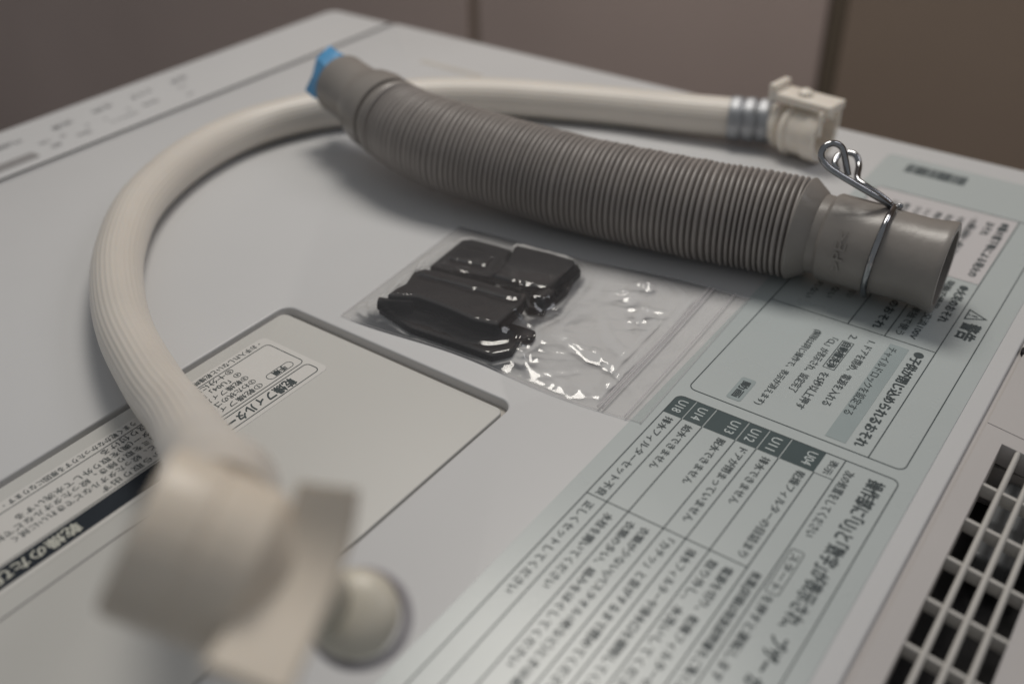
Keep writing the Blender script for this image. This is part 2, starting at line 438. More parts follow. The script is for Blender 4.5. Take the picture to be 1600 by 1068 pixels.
# dark code cells with their numbers
cells = [('U18', 0.4796, 0.4881, 0.3), ('U14', 0.4881, 0.4970, .5), ('U13', 0.4970, 0.5112, .76), ('U12', 0.5112, 0.5199, .5), ('U11', 0.5199, 0.5290, .5), ('U04', 0.5290, 0.5430, .78)]
for s, x0, x1, f in cells:
    g = 0.00022
    r = [0.003 if s == 'U18' else 0, 0, 0, 0.003 if s == 'U18' else 0]
    c = Print(); c.poly(rounded(rect(x0+g, x1-g, -0.3123, -0.2994), [0, 0, 0, r[3]]))
    ob = c.build('code_cell', 'cell', lab, ZL+0.00012)
    xc = x0+(x1-x0)*(0.5 if f <= .5 else 0.70)
    W.line(s, (xc, -0.3018), (xc, -0.3100), 0.0056, 0.015)
T.line('表示', px('C1', 1415, 860), px('C1', 1330, 965), 0.0036)
H = 0.0040
rows = [('排水フィルターセット不良', ('C1', 35, 495), ('F', 932, 772), H), ('給水できません', ('C1', 195, 565), ('C6', 345, 160), H),
        ('脱水できません', ('C1', 470, 675), ('C6', 625, 290), H), ('ドアが閉まっていません', ('C1', 650, 755), ('C6', 620, 600), H),
        ('排水できません', ('C1', 840, 830), ('C6', 995, 450), H), ('乾燥フィルターの目詰まり', ('C1', 1130, 945), ('C6', 1090, 895), H*1.02),
        ('正しくセットしてください', ('C5', 1190, 90), ('C5', 485, 830), H), ('水栓を開いてください', ('C5', 1350, 190), ('C5', 800, 790), H),
        ('衣類の多い、絡みをほぐしてください', ('C6', 200, 620), ('F', 805, 1045), H*.95),
        ('衣類が少ない(バスタオル1枚など)ときは追加', ('C6', 320, 670), ('F', 795, 1090), H*.95),
        ('「カチッ」と音がするまで閉めてください', ('C6', 515, 760), ('F', 855, 1085), H),
        ('排水フィルターや排水口を掃除してください', ('C6', 705, 850), ('F', 880, 1100), H),
        ('取り外し、水洗いしてください', ('C6', 880, 940), ('F', 950, 1090), H),
        ('電源を切り、乾燥フィルターの奥を', ('C6', 1010, 1000), ('F', 972, 1100), H),
        ('処置(詳細は取扱説明書をご覧ください)', ('C3', 980, 145), ('F', 1030, 1110), H*.98)]
for s, a, b, h in rows:
    a = px(*a); b = px(*b); xm = (a[0]+b[0])/2 if abs(a[0]-b[0]) > .004 else None
    x = a[0]
    T.line(s, (x, a[1]), (x, b[1]), h)
# heading of the table
a = px('C2', 200, 540)
T.line('次の処置をしてください', (0.5540, a[1]), (0.5540, px('C3', 1420, -150)[1]), 0.0042)
s0 = px('C3', 1370, 20)[1]; s1 = px('C3', 1140, 300)[1]
T.line('スタート', (0.5540, s0), (0.5540, s1), 0.0036)
LN.ring(rounded(rect(0.5515, 0.5565, s1-0.002, s0+0.0018), 0.0012), lw*0.7)
T.line('を押すと運転します', (0.5540, px('C3', 1120, 360)[1]), (0.5540, px('C3', 640, 1050)[1]), 0.0040)
a = px('C2', 390, 610); b = px('C3', 1010, 940)
T.line('操作部に｢U｣と｢数字｣が表示され、ブザー', (0.5640, a[1]), (0.5640, b[1]-0.001), 0.0068, 0.022)
T.line('が鳴ったときは', (0.5640, b[1]-0.004), (0.5640, b[1]-0.045), 0.0068, 0.022)
# warning heading
c = px('C7', 1195, 510)
tri = [Vector((c[0]-0.0040, c[1]-0.0050)), Vector((c[0]+0.0052, c[1]+0.0)), Vector((c[0]-0.0040, c[1]+0.0050))]
LN.ring(tri, 0.00065)
T.line('!', (c[0]-0.0009, c[1]+0.0004), (c[0]-0.0009, c[1]-0.0004), 0.0060, 0.01)
T.line('警告', (0.5633, px('C7', 1180, 575)[1]), (0.5633, px('C7', 1095, 705)[1]), 0.0085, 0.03)
def L(s, a, b, h, bold=0.009, x=None):
    a = px(*a); b = px(*b); xx = x if x is not None else (a[0]+b[0])/2
    T.line(s, (xx, a[1]), (xx, b[1]), h, bold)
L('●子供が閉じ込められるおそれ', ('C7', 750, 820), ('C2', 200, 300), 0.0052, 0.028)
q0 = px('C7', 520, 745); q1 = px('C1', 1385, 668)
G = Print(); G.quad(0.5383, 0.5466, q1[1], q0[1])
L('チャイルドロックを設定する', ('C7', 520, 775), ('C1', 1500, 465), 0.0044)
L('1. ドアを閉め、電源を入れる', ('C7', 350, 725), ('C1', 1310, 385), 0.0044)
L('2.', ('C7', 195, 670), ('C7', 150, 700), 0.0044)
A = px('C7', 130, 720); B = px('C1', 1360, 90)
LN.ring(rounded(rect((A[0]+B[0])/2-0.0026, (A[0]+B[0])/2+0.0026, B[1], A[1]), 0.0002), lw*.7)
T.line('自動槽洗浄', ((A[0]+B[0])/2, A[1]-0.001), ((A[0]+B[0])/2, B[1]+0.001), 0.0042, 0.02)
L('を5秒以上押す', ('C1', 1340, 125), ('C1', 1095, 415), 0.0044)
L('「CL」が表示され、設定完了', ('C8', 1410, 690), ('C1', 1040, 275), 0.0043)
L('(解除は同じ操作で、表示が消えます)', ('C8', 1280, 625), ('C1', 765, 385), 0.0038)
v0 = px('C1', 700, 175); v1 = px('C1', 560, 345)
G.poly(rounded(rect((v0[0]+v1[0])/2-0.0032, (v0[0]+v1[0])/2+0.0032, v1[1], v0[1]), 0.0012))
T.line('動画', ((v0[0]+v1[0])/2, v0[1]-0.0025), ((v0[0]+v1[0])/2, v1[1]+0.0022), 0.0040, 0.02)
L('●火災のおそれ', ('C7', 1115, 260), ('C7', 900, 550), 0.0050, 0.028)
L('・定格15A以上のコンセントを', ('C7', 975, 225), ('C7', 790, 470), 0.0040, x=px('C7', 975, 225)[0])
L('単独で使用、交流100V', ('F', 1490, 440), ('C7', 660, 690), 0.0042, x=px('C7', 735, 590)[0])
L('コンセントを単独で使う', ('F', 1470, 433), ('C7', 545, 655), 0.0042, x=px('C7', 620, 560)[0])
L('●感電・火災のおそれ', ('F', 1435, 410), ('C7', 355, 600), 0.0048, 0.028, x=px('C7', 440, 500)[0])
L('分解・修理しない', ('F', 1380, 425), ('F', 1355, 475), 0.0040, x=px('B6', 0, 0)[0] if False else 0.5095)
L('水をかけない', ('F', 1330, 412), ('F', 1317, 473), 0.0040, x=0.5020)
L('手を触れない', ('F', 1290, 412), ('F', 1262, 466), 0.0040, x=0.4940)
L('●蓋の落下等による発火の', ('B6', 1445, 805), ('C7', 1160, 175), 0.0048, 0.028)
L('おそれ', ('B6', 1315, 795), ('B6', 1265, 900), 0.0048, 0.028)
for i, (sx, sy, tx) in enumerate([(1195, 755, '・衣類乾燥時に油が'), (1080, 755, '付着した衣類は'), (985, 735, '洗濯しても乾燥'), (895, 715, '機能は使わない'), (805, 690, 'いいえ'),
                                  (725, 670, 'ひひ'), (630, 640, '確認'), (535, 615, '注意'), (450, 590, '必ず')]):
    a = px('B6', sx, sy); T.line(tx, (a[0], a[1]+0.001), (a[0], a[1]-(0.0042*len(tx))), 0.0037)
L('・落とさない・乗らない', ('B6', 1190, 800), ('B6', 1000, 1067), 0.0036)
# bar code (plain bars)
BC = Print(); x = 0.4862
rb = random.Random(3)
while x < 0.5205:
    wd = rb.choice((0.0006, 0.0009, 0.0014)); BC.quad(x, x+wd, -0.0402, -0.0285); x += wd+rb.choice((0.0002, 0.0003, 0.0006))
BC.build('barcode', 'ink', lab, ZL+0.0001)
LN.build('ruled_lines', 'ink', lab, ZL+0.00016)
G.build('grey_band', 'grey', lab, ZL+0.00010)
T.build('lettering', 'ink', lab, ZL+0.00022)
W.build('code_lettering', 'inkpale', lab, ZL+0.00020)

# lid label
ZQ = -0.0005
ll = obj('filter_label', slab(rounded(rect(0.3075, 0.3478, -0.5985, -0.3668), 0.003), ZQ+0.00002, ZQ+0.0002, 0.0001, steps=1), 'label_l', lid)
LN = Print(); T = Print(); W = Print(); D = Print()
LN.ring(rounded(rect(0.3130, 0.3362, -0.590, -0.3696), 0.0025), 0.00038)
LN.ring(rounded(rect(0.3377, 0.3458, -0.440, -0.3700), 0.0025), 0.00042)
D.poly(rounded(rect(0.3368, 0.3457, -0.590, -0.4425), 0.0015))
L('・お手入れしないと乾燥時間が長くなった', ('L1', 770, 350), ('L2', 1230, 225), 0.0034, x=0.3103)
L('り、うまく乾かなかったりする原因になります・', ('L2', 1215, 250), ('L2', 15, 1005), 0.0034, x=0.3103)
p0 = px('L1', 1075, 520); p1 = px('L1', 835, 640); xm = 0.3322
LN.ring(rounded(rect(xm-0.0022, xm+0.0022, p1[1], p0[1]), 0.0021), 0.0003)
T.line('手順', (xm, px('L1', 1010, 550)[1]), (xm, px('L1', 895, 610)[1]), 0.0036, 0.02)
st = [(0.3336, '①乾燥フィルターを本体から取り出す', 785, 690), (0.3292, '②わた状のゴミを取り除いたあと、絞ったタオルなどできれいに拭く', 730, 660),
      (0.3248, '③乾燥フィルターわた状のゴミを取り除き、絞ったタオルなどで拭く', 670, 632), (0.3204, '④「U04」表示時はフィルター(奥)を取り外して水洗いする', 612, 603), (0.3160, '⑤十分に乾かして奥に取り付ける', 550, 578)]
ends = [('L2', 850, 890), ('L3', 110, 390), ('L3', -120, 450), ('L3', 130, 205), ('L2', 850, 580)]
for (xx, s, ax_, ay), e in zip(st, ends):
    a = px('L1', ax_+25, ay-12); b = px(*e)
    off = 0.0 if True else 0
    T.line(s, (xx-0.0006, a[1]-0.001), (xx-0.0006, b[1]), 0.0036)
T.line('乾燥フィルター', (0.3418, px('L1', 1060, 655)[1]), (0.3418, px('L1', 505, 1030)[1]), 0.0062, 0.025)
W.line('乾燥のたびにお手入れしてください', (0.3412, px('L3', 670, 270)[1]), (0.3412, px('L3', 670, 270)[1]-0.105), 0.0062, 0.025)
LN.build('ruled_lines', 'ink', ll, ZQ+0.00030); D.build('heading_band', 'navy', ll, ZQ+0.00026)
T.build('lettering', 'ink', ll, ZQ+0.00034); W.build('heading_lettering', 'inkcream', ll, ZQ+0.00038)

# print on the control panel, blurred by distance in the photograph
T = Print(); G = Print()
def K(s, a, b, h, bold=0.015):
    a = px('K1', *a); b = px('K1', *b); T.line(s, a, b, h, bold)
K('予約', (930, 335), (780, 405), 0.006); K('洗濯', (600, 475), (440, 545), 0.006); K('すすぎ', (1260, 215), (1090, 290), 0.006)
K('乾燥', (1545, 105), (1430, 160), 0.006, 0)
K('9kg 洗剤', (420, 640), (330, 670), 0.0045, 0); K('標準', (510, 660), (430, 695), 0.005, 0); K('○', (545, 590), (505, 610), 0.005, 0)
K('強め', (760, 560), (640, 600), 0.005, 0); K('・', (745, 505), (715, 520), 0.006, 0); K('おまかせコース', (1150, 400), (930, 490), 0.0045, 0)
K('・', (1090, 370), (1055, 385), 0.006, 0); K('毛布', (1320, 300), (1190, 350), 0.005, 0); K('・', (895, 455), (865, 470), 0.005, 0)
K('15分', (1545, 180), (1490, 205), 0.004, 0); K('60分', (1610, 240), (1560, 265), 0.004, 0)
K('ドラム式洗濯乾燥', (170, 640), (-120, 745), 0.006, 0.02)
G.poly(rounded(rect(0.0460, 0.0555, -0.40, px('K1', 265, 735)[1]), 0.002))
T.build('panel_lettering', 'panelink', cp, 0.0003); G.build('panel_band', 'grip', cp, 0.0002)

# ------------------------------------------------------------------ cream water supply hose
wh = thing('water_supply_hose', 'cream ribbed water supply hose curving round to a blurred ivory connector in front', 'hose', P(190, 420, 0))
RH = 0.0115
hp = [P(1150, 184, 0.0150), P(1060, 176, 0.0135), P(940, 164, 0.0118), P(780, 152, 0.0118), P(660, 152, 0.0118), P(560, 165, 0.0118), P(480, 176, 0.012), P(400, 197, 0.012), P(330, 228, 0.012),
      P(265, 272, 0.012), P(215, 325, 0.013), P(188, 390, 0.014), P(183, 450, 0.015), P(197, 520, 0.016), PD(240, 600, 0.400), PD(280, 652, 0.372), PD(306, 694, 0.325), PD(330, 742, 0.270), PD(332, 800, 0.222)]
path, LH = spline(hp, 260)
bm = bmesh.new()
sweep(bm, path, RH, 132, True, lambda a, i: 1+0.020*(0.5+0.5*math.cos(a*30)))
obj('hose_tube', bm, 'cream', wh, True)
# crimped metal sleeve at the far end
p0 = P(1140, 184, 0.0150); p1 = P(1206, 190, 0.0155); ax = (p1-p0)
LF = ax.length
prof = [(0, 0.0112), (0, 0.0126)]
for k in range(3):
    s0 = LF*(0.02+k*0.33)
    prof += [(s0+LF*0.03, 0.0131), (s0+LF*0.10, 0.0134), (s0+LF*0.22, 0.0134), (s0+LF*0.27, 0.0128), (s0+LF*0.30, 0.0120), (s0+LF*0.32, 0.0120)]
prof += [(LF, 0.0126), (LF, 0.0112)]
bm = bmesh.new(); lathe(bm, p0, ax, prof, 32, fac=lambda a, s: 1+0.02*math.cos(a*8))
obj('metal_sleeve', bm, 'ferrule', wh, 30)
# far snap coupler
c0 = P(1203, 190, 0.0158); c1 = P(1296, 217, 0.0165); axc = (c1-c0).normalized()
Fm = frame(c0, axc, Vector((0, 0, 1)))
cpl = obj('coupler_body', lathe(bmesh.new(), c0, axc, [(0, 0), (0, 0.0108), (0.006, 0.0112), (0.008, 0.0128), (0.0095, 0.0130), (0.0105, 0.0105), (0.013, 0.0105), (0.0135, 0.0148), (0.0165, 0.0156), (0.0175, 0.0148), (0.0178, 0.0138),
        (0.028, 0.0138), (0.0283, 0.0150), (0.0355, 0.0150), (0.0362, 0.0146), (0.0362, 0.0112), (0.024, 0.0108), (0.024, 0)], 48), 'coupler', wh, 35)
bm = bmesh.new()
box(bm, 0.004, 0.0415, -0.0085, 0.0085, 0.0165, 0.0215, Fm, 0.0009)
box(bm, 0.0015, 0.006, -0.0085, 0.0085, 0.0165, 0.0260, Fm, 0.0009)
lathe(bm, Fm @ Vector((0.0205, 0, 0.021)), Vector((0, 0, 1)), [(0, 0.0045), (0.0025, 0.0042), (0.0038, 0.0025), (0.0041, 0)], 20, axc)
obj('coupler_lever', bm, 'coupler', wh, 40)
bm = bmesh.new()
for s in (-1, 1): box(bm, 0.0362, 0.0385, s*0.0105-0.0012, s*0.0105+0.0012, 0.004, 0.018, Fm, 0.0005)
obj('coupler_hook', bm, 'coupler', wh, 40)
# near coupler, close to the lens
nC = PD(308, 862, 0.206); ray = (nC-CAM).normalized()
axn = PD(402, 903, 0.2)-PD(234, 833, 0.2); axn = (axn-ray*axn.dot(ray)).normalized(); nl = 0.0230
nA = nC-axn*nl/2; nB = nC+axn*nl/2
bm = bmesh.new()
lathe(bm, nA, axn, [(-0.001, 0), (-0.001, 0.0168), (0.0004, 0.0176), (nl*0.45, 0.0176), (nl*0.47, 0.0172), (nl*0.53, 0.0172), (nl*0.55, 0.0176), (nl-0.001, 0.0176), (nl, 0.0168), (nl+0.006, 0.011), (nl+0.006, 0)], 72, RR.cross(RF),
      fac=lambda a, s: 1+0.006*math.cos(a*24))
obj('connector_nut', bm, 'nut', wh, 35)
bm = bmesh.new(); np_, _ = spline([path[-30], path[-24], path[-18], path[-12], PD(345, 770, 0.240), PD(335, 812, 0.222)], 30)
sweep(bm, np_, lambda i: 0.01165+0.0022*min(1, (i/20)**2), 48)
obj('connector_neck', bm, 'cream', wh, 35)
# lever: a flat tab running towards the lens with a raised block at its upper end
zl = PD(480, 850, 0.210).z
ah = Vector((axn.x, axn.y, axn.z*0.5)).normalized()
lv_p = [P(512, 758, zl+0.0125), P(507, 790, zl+0.0095), P(498, 828, zl+0.0060), P(478, 880, zl+0.0025), P(450, 935, zl+0.0008), P(418, 995, zl), P(384, 1058, zl-0.0006)]
lv_p, _ = spline(lv_p, 14)
bm = bmesh.new(); rows_ = []
for k, p in enumerate(lv_p):
    t = (lv_p[min(14, k+1)]-lv_p[max(0, k-1)]).normalized(); wv = (ah-t*ah.dot(t)).normalized()
    n = t.cross(wv); n = n if n.dot(-RF) > 0 else -n
    hw = 0.0062+0.0022*k/14; th = 0.0042; e = 0.0007
    sec = [wv*(-hw+e), wv*(hw-e), wv*hw-n*e, wv*hw-n*(th-e), wv*(hw-e)-n*th, wv*(-hw+e)-n*th, wv*-hw-n*(th-e), wv*-hw-n*e]
    rows_.append([bm.verts.new(p+q) for q in sec])
for a, b in zip(rows_, rows_[1:]):
    for k in range(8): bm.faces.new((a[k], a[(k+1) % 8], b[(k+1) % 8], b[k]))
bm.faces.new(rows_[0][::-1]); bm.faces.new(rows_[-1])
obj('connector_lever', bm, 'nut', wh, 40)
# round end with its rubber ring
dc = PD(553, 956, 0.250); dd = (dc-PD(420, 905, 0.225)).normalized(); Fv = -RF
bm = bmesh.new(); nrm = (Fv*0.55+Vector((0, 0, 1))*0.6).normalized()
lathe(bm, dc, nrm, [(-0.016, 0), (-0.016, 0.0080), (-0.004, 0.0105), (-0.0015, 0.0112), (0.0005, 0.0110), (0.0025, 0.0094), (0.0040, 0.0066), (0.0047, 0.0034), (0.0049, 0)], 48)
lathe(bm, PD(430, 910, 0.226), (dc-nrm*0.010)-PD(430, 910, 0.226), [(0, 0), (0, 0.0075), (0.020, 0.0080), (0.020, 0)], 32)
obj('connector_cap', bm, 'dome', wh, True)
bm = bmesh.new(); rc_ = dc-nrm*0.005+RR*0.0008; N = 48
u = nrm.orthogonal().normalized(); v = nrm.cross(u)
sweep(bm, [rc_+(u*math.cos(t)+v*math.sin(t))*0.0118 for t in (2*PI*k/N for k in range(N))], 0.0012, 12, closed=True)
obj('rubber_ring', bm, 'ring', wh, True)

# ------------------------------------------------------------------ grey drain hose
dh = thing('drain_hose', 'grey corrugated drain hose with plain cuffs lying across the cream hose', 'hose', P(900, 330, 0))
gp_ = [P(616, 190, 0.0335), P(650, 210, 0.0320), P(700, 230, 0.0300), P(760, 248, 0.0280), P(830, 268, 0.0262), P(900, 287, 0.0252), P(1000, 309, 0.0248), P(1100, 329, 0.0248), P(1180, 343, 0.0248), P(1250, 357, 0.0248)]
NR = 80; SP = 8
path, LG = spline(gp_, NR*SP)
prof = [0, .0007, .0026, .0030, .0030, .0030, .0026, .0007]
rj0 = random.Random(11); RJ = [rj0.uniform(-0.00022, 0.00022) for _ in range(NR+1)]; SJ = [rj0.uniform(-0.9, 0.9) for _ in range(NR+2)]
def warp(i):
    k = i % SP; r = i//SP; t = k/SP; x = i+0.75*(SJ[r]*(1-t)+SJ[r+1]*t); x = max(0, min(NR*SP-1e-6, x)); a = int(x)
    return path[a].lerp(path[a+1], x-a)
def grad(i):
    s = i/(NR*SP); k = i % SP; ri = i//SP
    base = 0.0228+0.0016*min(1, s/0.15)
    if 9 <= i <= 13: return base-0.0048
    return base-(0.0030-prof[k])*(0.62+0.5*s)+RJ[min(ri, NR)]*(k > 1)
bm = bmesh.new(); sweep(bm, [warp(i) if 20 < i < NR*SP-8 else path[i] for i in range(NR*SP+1)], grad, 72)
obj('corrugated_tube', bm, 'hose', dh, 60)
def tube_part(name, a, d, prof, mat='cuff', segs=64, sm=35):
    bm = bmesh.new(); lathe(bm, a, d, prof, segs); return obj(name, bm, mat, dh, sm)
# far cuff
e = path[0]; dl = (P(540, 136, 0.0385)-e).normalized(); Lc = (P(535, 133, 0.0388)-e).length
tube_part('end_cuff', e-dl*0.003, dl, [(0, 0), (0, 0.0195), (0.0015, 0.0215), (0.003, 0.0226), (0.0055, 0.0228), (0.0068, 0.0222), (0.0074, 0.0196), (0.0090, 0.0196), (0.0098, 0.0224), (0.0190, 0.0226), (0.0260, 0.0214), (0.0310, 0.0186), (0.035, 0.0180), (Lc, 0.0176),
           (Lc+0.003, 0.0178), (Lc+0.003, 0.0150), (Lc-0.03, 0.0150), (Lc-0.03, 0)])
fe = e+dl*Lc
# near cuff
s0 = path[-1]; near = P(1478, 419, 0.0235); ax2 = (near-s0).normalized(); Lf = (near-s0).length
def d_at(pxx, pyy): return (P(pxx, pyy, 0.024)-s0).length
RN = 0.0203
prof2 = [(0, 0), (0, 0.0243), (0.0008, 0.0246), (0.0018, 0.0240), (0.0078, 0.0198), (0.0086, 0.0188), (0.0125, 0.0186), (0.0136, 0.0200), (0.0146, 0.0206), (0.0380, 0.0204), (0.0392, 0.0206), (0.0394, 0.0198),
         (0.0560, 0.0196), (0.0570, 0.0199), (Lf-0.006, 0.0202), (Lf-0.003, 0.0208), (Lf-0.0008, 0.0211), (Lf, 0.0208), (Lf+0.0002, 0.0202), (Lf, 0.0170), (Lf-0.03, 0.0168), (Lf-0.03, 0)]
nc = tube_part('end_cuff', s0, ax2, prof2)
# raised lettering on the cuff
upc = (Vector((0, 0, 1))-ax2*ax2.z).normalized(); vc = ax2.cross(upc)      # vc: sideways
side = vc if vc.dot(-RF) > 0 else -vc                                       # the side facing the camera
vs, fs = text_verts('>PE<', 0.01)
x0 = min(v.x for v in vs); x1 = max(v.x for v in vs)
bm = bmesh.new(); hh = 0.0072; tot = 0.0190; a_end = math.radians(50)
vv = []
for lay in (0.0, 0.0009):
    for v in vs:
        arc = tot*(1-(v.x-x0)/(x1-x0)); th = a_end+arc/0.0204       # angle from the top, downwards
        s = 0.0262-(v.y)*hh
        vv.append(bm.verts.new(s0+ax2*s+(upc*math.cos(th)+side*math.sin(th))*(0.0204+lay)))
n = len(vs)
for f in fs:
    try: bm.faces.new([vv[n+i] for i in f])
    except ValueError: pass
obj('raised_lettering', bm, 'cuff', nc)
# blue plug stuffed in the far end
bm = bmesh.new()
ub = (Vector((0, 0, 1))-dl*dl.z).normalized(); vb = dl.cross(ub)
N = 9; rings = []
mul = [1.18, 0.92, 1.12, 0.90, 1.16, 0.94, 1.14, 0.88, 1.0]; sh = [0.004, -0.001, 0.006, 0.0, 0.005, -0.001, 0.004, 0.0, 0.002]
for li, (s, r) in enumerate([(-0.018, 0.0115), (-0.001, 0.0138), (0.0040, 0.0160), (0.0095, 0.0150), (0.0105, 0.0110), (0.004, 0.006), (0.003, 0.0005)]):
    f = (0, 0.1, 0.6, 1.0, 1.0, 0.3, 0)[li]; s += 0.0035*f
    rings.append([bm.verts.new(fe+dl*(s+sh[k]*f)+(ub*math.cos(2*PI*k/N+li*0.05)+vb*math.sin(2*PI*k/N+li*0.05))*(r*(1+(mul[k]-1)*f))) for k in range(N)])
for a, b in zip(rings, rings[1:]):
    for k in range(N): bm.faces.new((a[k], a[(k+1) % N], b[(k+1) % N], b[k]))
bm.faces.new(rings[-1]); bm.faces.new(rings[0][::-1])
o = obj('hose_plug', bm, 'blue', None)
o['label'] = 'crumpled blue plastic plug sticking out of the far end of the grey hose'; o['category'] = 'plug'

# ------------------------------------------------------------------ wire clamp round the near cuff
bm = bmesh.new(); RW = 0.0015
tc = P(1374, 392, 0.024); sC = (tc-s0).dot(ax2)
cc = s0+ax2*sC
tilt = ax2*1.0
Rr = 0.0198+RW*0.95
top_a = 0.16
pts = []
for k in range(70):
    a = top_a-2*PI*0.985*k/69          # start near the top, run down the camera side, once round
    pts.append(cc+(upc*math.cos(a)-side*math.sin(a))*Rr+ax2*(0.0012*math.cos(a)+0.0016*k/69))
A = [pts[-1]]
dz = (pts[0]-CAM).dot(RF)
front = [PD(1391, 321, dz), PD(1372, 309, dz-0.003), PD(1340, 290, dz-0.004), PD(1310, 272, dz-0.004), PD(1292, 259, dz-0.004), PD(1283, 244, dz-0.004), PD(1288, 230, dz-0.004), PD(1302, 224, dz-0.004), PD(1315, 230, dz-0.003), PD(1320, 246, dz-0.002), PD(1325, 274, dz)]
p_, _ = spline(front, 90); sweep(bm, p_, RW, 14)
back = [PD(1396, 324, dz+0.003), PD(1380, 309, dz+0.004), PD(1355, 292, dz+0.006), PD(1340, 280, dz+0.010), PD(1342, 258, dz+0.016), PD(1337, 243, dz+0.018), PD(1325, 239, dz+0.020), PD(1310, 243, dz+0.020), PD(1304, 255, dz+0.018), PD(1308, 266, dz+0.016)]
p_, _ = spline(back, 90); sweep(bm, p_, RW, 14)
sweep(bm, pts, RW, 14)
o = obj('wire_clamp', bm, 'steel', None, True)
o['label'] = 'shiny steel wire clamp with looped ears round the near cuff of the grey hose'; o['category'] = 'hose clamp'

# ------------------------------------------------------------------ black rubber pieces in the clear bag
def quadpad(name, corners, z0, z1, label, rad=0.002, extras=None):
    """corners: picture positions of the top face, clockwise or not"""
    pts = [P(x, y, z1) for x, y in corners]; out = [Vector((p.x, p.y)) for p in pts]
    ar = sum(out[i-1].x*out[i].y-out[i].x*out[i-1].y for i in range(len(out)))
    if ar < 0: out = out[::-1]
    bm = slab(rounded(out, rad, 5), z0, z1, 0.0012, steps=4)
    o = obj(name, bm, 'black', None, 40)
    o['label'] = label; o['category'] = 'rubber pad'; o['group'] = 'black rubber pads in the clear bag'
    return out
def quadadd(bm, kind, *a):
    if kind == 'rod': sweep(bm, [a[0], a[0].lerp(a[1], 0.5), a[1]], a[2], 16)
    else: slab(rounded(a[0], 0.0012, 4), a[1], a[2], 0.0008, bm, 3)
PADS = []
def pad(corners, z0, z1, label, rad, more=()):
    global _e
    pts = [P(x, y, z1) for x, y in corners]; out = [Vector((p.x, p.y)) for p in pts]
    if sum(out[k-1].x*out[k].y-out[k].x*out[k-1].y for k in range(len(out))) < 0: out = out[::-1]
    bm = slab(rounded(out, rad, 5), z0, z1, 0.0010, steps=4)
    for m_ in more:
        if m_[0] == 'rod':
            a, b = P(*m_[1]), P(*m_[2]); quadadd(bm, 'rod', a, b, m_[3])
            d = (b-a); nx = Vector((-d.y, d.x)).normalized()*m_[3]
            PADS.append(([Vector((a.x, a.y))+nx, Vector((b.x, b.y))+nx, Vector((b.x, b.y))-nx, Vector((a.x, a.y))-nx], a.z+m_[3]*0.8))
        else:
            q = [P(x, y, m_[3]) for x, y in m_[1]]; o2 = [Vector((p.x, p.y)) for p in q]
            if sum(o2[k-1].x*o2[k].y-o2[k].x*o2[k-1].y for k in range(len(o2))) < 0: o2 = o2[::-1]
            quadadd(bm, 'slab', o2, m_[2], m_[3]); PADS.append((o2, m_[3]))
    o = obj('rubber_pad', bm, 'black', None, 40)
    o['label'] = label; o['category'] = 'rubber pad'; o['group'] = 'black rubber pads in the clear bag'
    PADS.append((out, z1))
pad([(588, 478), (630, 470), (700, 498), (790, 500), (838, 516), (832, 527), (812, 528), (800, 548), (768, 556), (700, 532), (640, 512)], 0.0006, 0.0036,
    'lowest black pad in the bag, showing past the front pad at its near corner', 0.0014, [('rod', (592, 474, 0.0052), (646, 480, 0.0050), 0.0030)])
pad([(601, 462), (620, 449), (634, 442), (646, 424), (664, 419), (690, 424), (760, 441), (823, 461), (816, 474), (776, 508), (740, 500), (690, 478), (650, 464)], 0.0042, 0.0098,
    'large black pad on top, nearest the camera in the bag', 0.0016, [('slab', [(652, 428), (668, 421), (816, 461), (806, 470)], 0.0090, 0.0105)])
pad([(670, 416), (722, 374), (738, 373), (770, 381), (800, 390), (792, 402), (796, 410), (776, 426), (764, 432)], 0.0006, 0.0064,
    'flat black pad with a glint at the far left end of the bag', 0.0012, [('slab', [(700, 404), (722, 388), (772, 400), (758, 416)], 0.0055, 0.0073)])
pad([(806, 382), (858, 394), (898, 406), (898, 414), (880, 430), (862, 446), (846, 450), (800, 438), (772, 430), (790, 408)], 0.0040, 0.0086,
    'square black pad at the far side of the bag, nearest the grey hose', 0.0010)
pad([(800, 440), (850, 425), (902, 410), (908, 421), (896, 434), (886, 452), (868, 466), (858, 470), (850, 484), (824, 480)], 0.0006, 0.0040,
    'low black pad peeping out under the square pad towards the empty part of the bag', 0.0012, [('rod', (838, 474, 0.0046), (858, 462, 0.0046), 0.0042)])

# ------------------------------------------------------------------ clear zip bag
bag = thing('plastic_bag', 'clear zip bag with creased film holding black rubber pieces', 'bag', P(850, 520, 0))
cA = P(716, 357); cB = P(1172, 468); cD = P(536, 492); cE = P(1000, 664)
import mathutils.noise as mn
def inside(o, x, y):
    c = False; n = len(o); j = n-1
    for i in range(n):
        if (o[i].y > y) != (o[j].y > y) and x < (o[j].x-o[i].x)*(y-o[i].y)/(o[j].y-o[i].y)+o[i].x: c = not c
        j = i
    return c
SPOTS = [(q.x, q.y, r*0.001) for q, r in ((P(980, 600), 6), (P(1015, 592), 5), (P(1000, 625), 4), (P(975, 470), 6), (P(1000, 497), 6), (P(1035, 522), 5), (P(1010, 450), 5), (P(805, 530), 5), (P(815, 560), 5), (P(695, 528), 5), (P(868, 605), 3), (P(900, 612), 3), (P(562, 486), 5), (P(745, 385), 3), (P(930, 560), 3), (P(1090, 560), 2.5))]
NU, NV = 190, 120
hb = [[0.0]*(NV+1) for _ in range(NU+1)]; XY = [[None]*(NV+1) for _ in range(NU+1)]
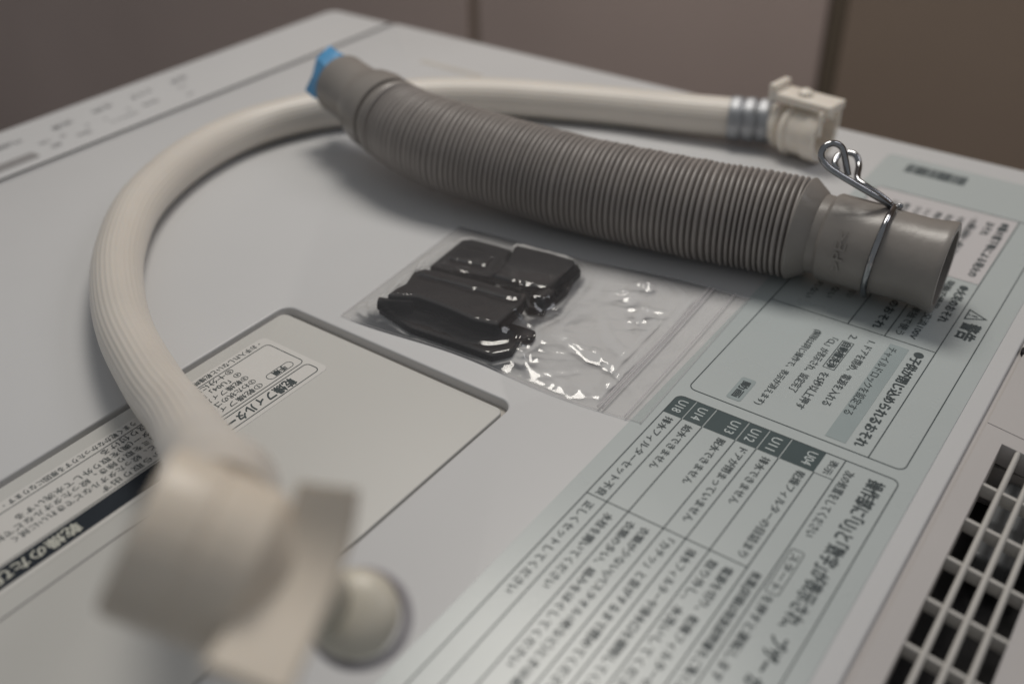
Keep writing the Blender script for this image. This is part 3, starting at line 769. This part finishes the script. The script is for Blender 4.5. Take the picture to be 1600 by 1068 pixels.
for i in range(NU+1):
    for j in range(NV+1):
        u = i/NU; v = j/NV
        p = cA.lerp(cB, u).lerp(cD.lerp(cE, u), v)
        wob = 0.0016*math.sin(u*9+1)*(1-2*v)*abs(1-2*v)
        p = p+Vector((0, wob, 0)); XY[i][j] = p
        h = 0.0
        for o_, z in PADS:
            if inside(o_, p.x, p.y): h = max(h, z+0.0006)
        hb[i][j] = h
# let the film fall away from the pads like cloth: repeated relaxation held up by the pads
H_ = [r[:] for r in hb]
for it in range(70):
    for i in range(1, NU):
        Ri, Rm, Rp = H_[i], H_[i-1], H_[i+1]; B = hb[i]
        for j in range(1, NV):
            a = 0.2495*(Rm[j]+Rp[j]+Ri[j-1]+Ri[j+1])
            Ri[j] = a if a > B[j] else B[j]
bm = bmesh.new(); V = []
for i in range(NU+1):
    row = []
    for j in range(NV+1):
        p = XY[i][j]; u = i/NU; v = j/NV
        edge = min(1, min(u, 1-u)*14)*min(1, min(v, 1-v)*11)
        h = H_[i][j]
        puff = 0.0032*edge*math.sin(PI*v)*(0.5+0.5*mn.noise(Vector((u*3.1, v*2.3, 4))))*(1 if u < 0.84 else max(0, 1-(u-0.84)*9))
        n1 = mn.noise(Vector((p.x*38, p.y*30, 1.3))); n2 = mn.noise(Vector((p.x*120+p.y*90, p.y*100-p.x*60, 5.1)))
        n3 = mn.noise(Vector((p.x*45-p.y*70, p.y*30, 8.7)))
        loc = 0.0
        for lx, ly, lr in SPOTS: loc = max(loc, math.exp(-((p.x-lx)**2+(p.y-ly)**2)/lr**2))
        n4 = mn.noise(Vector((p.x*150-p.y*40, p.y*60+p.x*20, 2.2)))
        fold = max(0, 1-abs(mn.noise(Vector((p.x*26+p.y*14, p.y*26-p.x*10, 11.0))))*9)
        cre = 0.0015*abs(n1)+(0.0002+0.0030*loc)*abs(n2)**0.8+(0.0002+0.0012*loc)*(1-abs(n3))**8+0.0007*fold+(0.00006+0.0014*loc)*abs(n4)
        top = 0.2 if hb[i][j] > 0.001 else 1.0
        if u > 0.86: top *= 0.15
        z = 0.0005+max(h, puff*(1 if h < 0.003 else 0.3)+h*0.9)+cre*edge*top
        if hb[i][j] > 0: z = max(z, hb[i][j]+0.0003)
        if u > 0.83: z = min(z, 0.0021)
        row.append(bm.verts.new((p.x, p.y, z)))
    V.append(row)
for i in range(NU):
    for j in range(NV): bm.faces.new((V[i][j], V[i+1][j], V[i+1][j+1], V[i][j+1]))
fb = obj('film', bm, 'film', bag, True)
for t in (0.875, 0.888, 0.955):
    a = cA.lerp(cB, t)+Vector((0, 0, 0.0016)); b = cD.lerp(cE, t)+Vector((0, 0, 0.0016))
    bm = bmesh.new(); pp, _ = spline([a+(b-a)*0.0, a.lerp(b, 0.5)+Vector((0.0004, 0, 0.0003)), b], 30)
    sweep(bm, pp, 0.00045 if t < 0.95 else 0.0003, 10); obj('zip_strip', bm, 'zip', bag, True)
for a, b in ((cA, cB), (cD, cE), (cA, cD), (cB, cE)):
    bm = bmesh.new(); pp = [a.lerp(b, k/40)+Vector((0, 0.0016*math.sin(k/40*9+1)*(1 if a is cA else -1) if b in (cB, cE) and a in (cA, cD) else 0, 0.0007)) for k in range(41)]
    sweep(bm, pp, 0.00028, 8); obj('seam', bm, 'weld', bag, True)
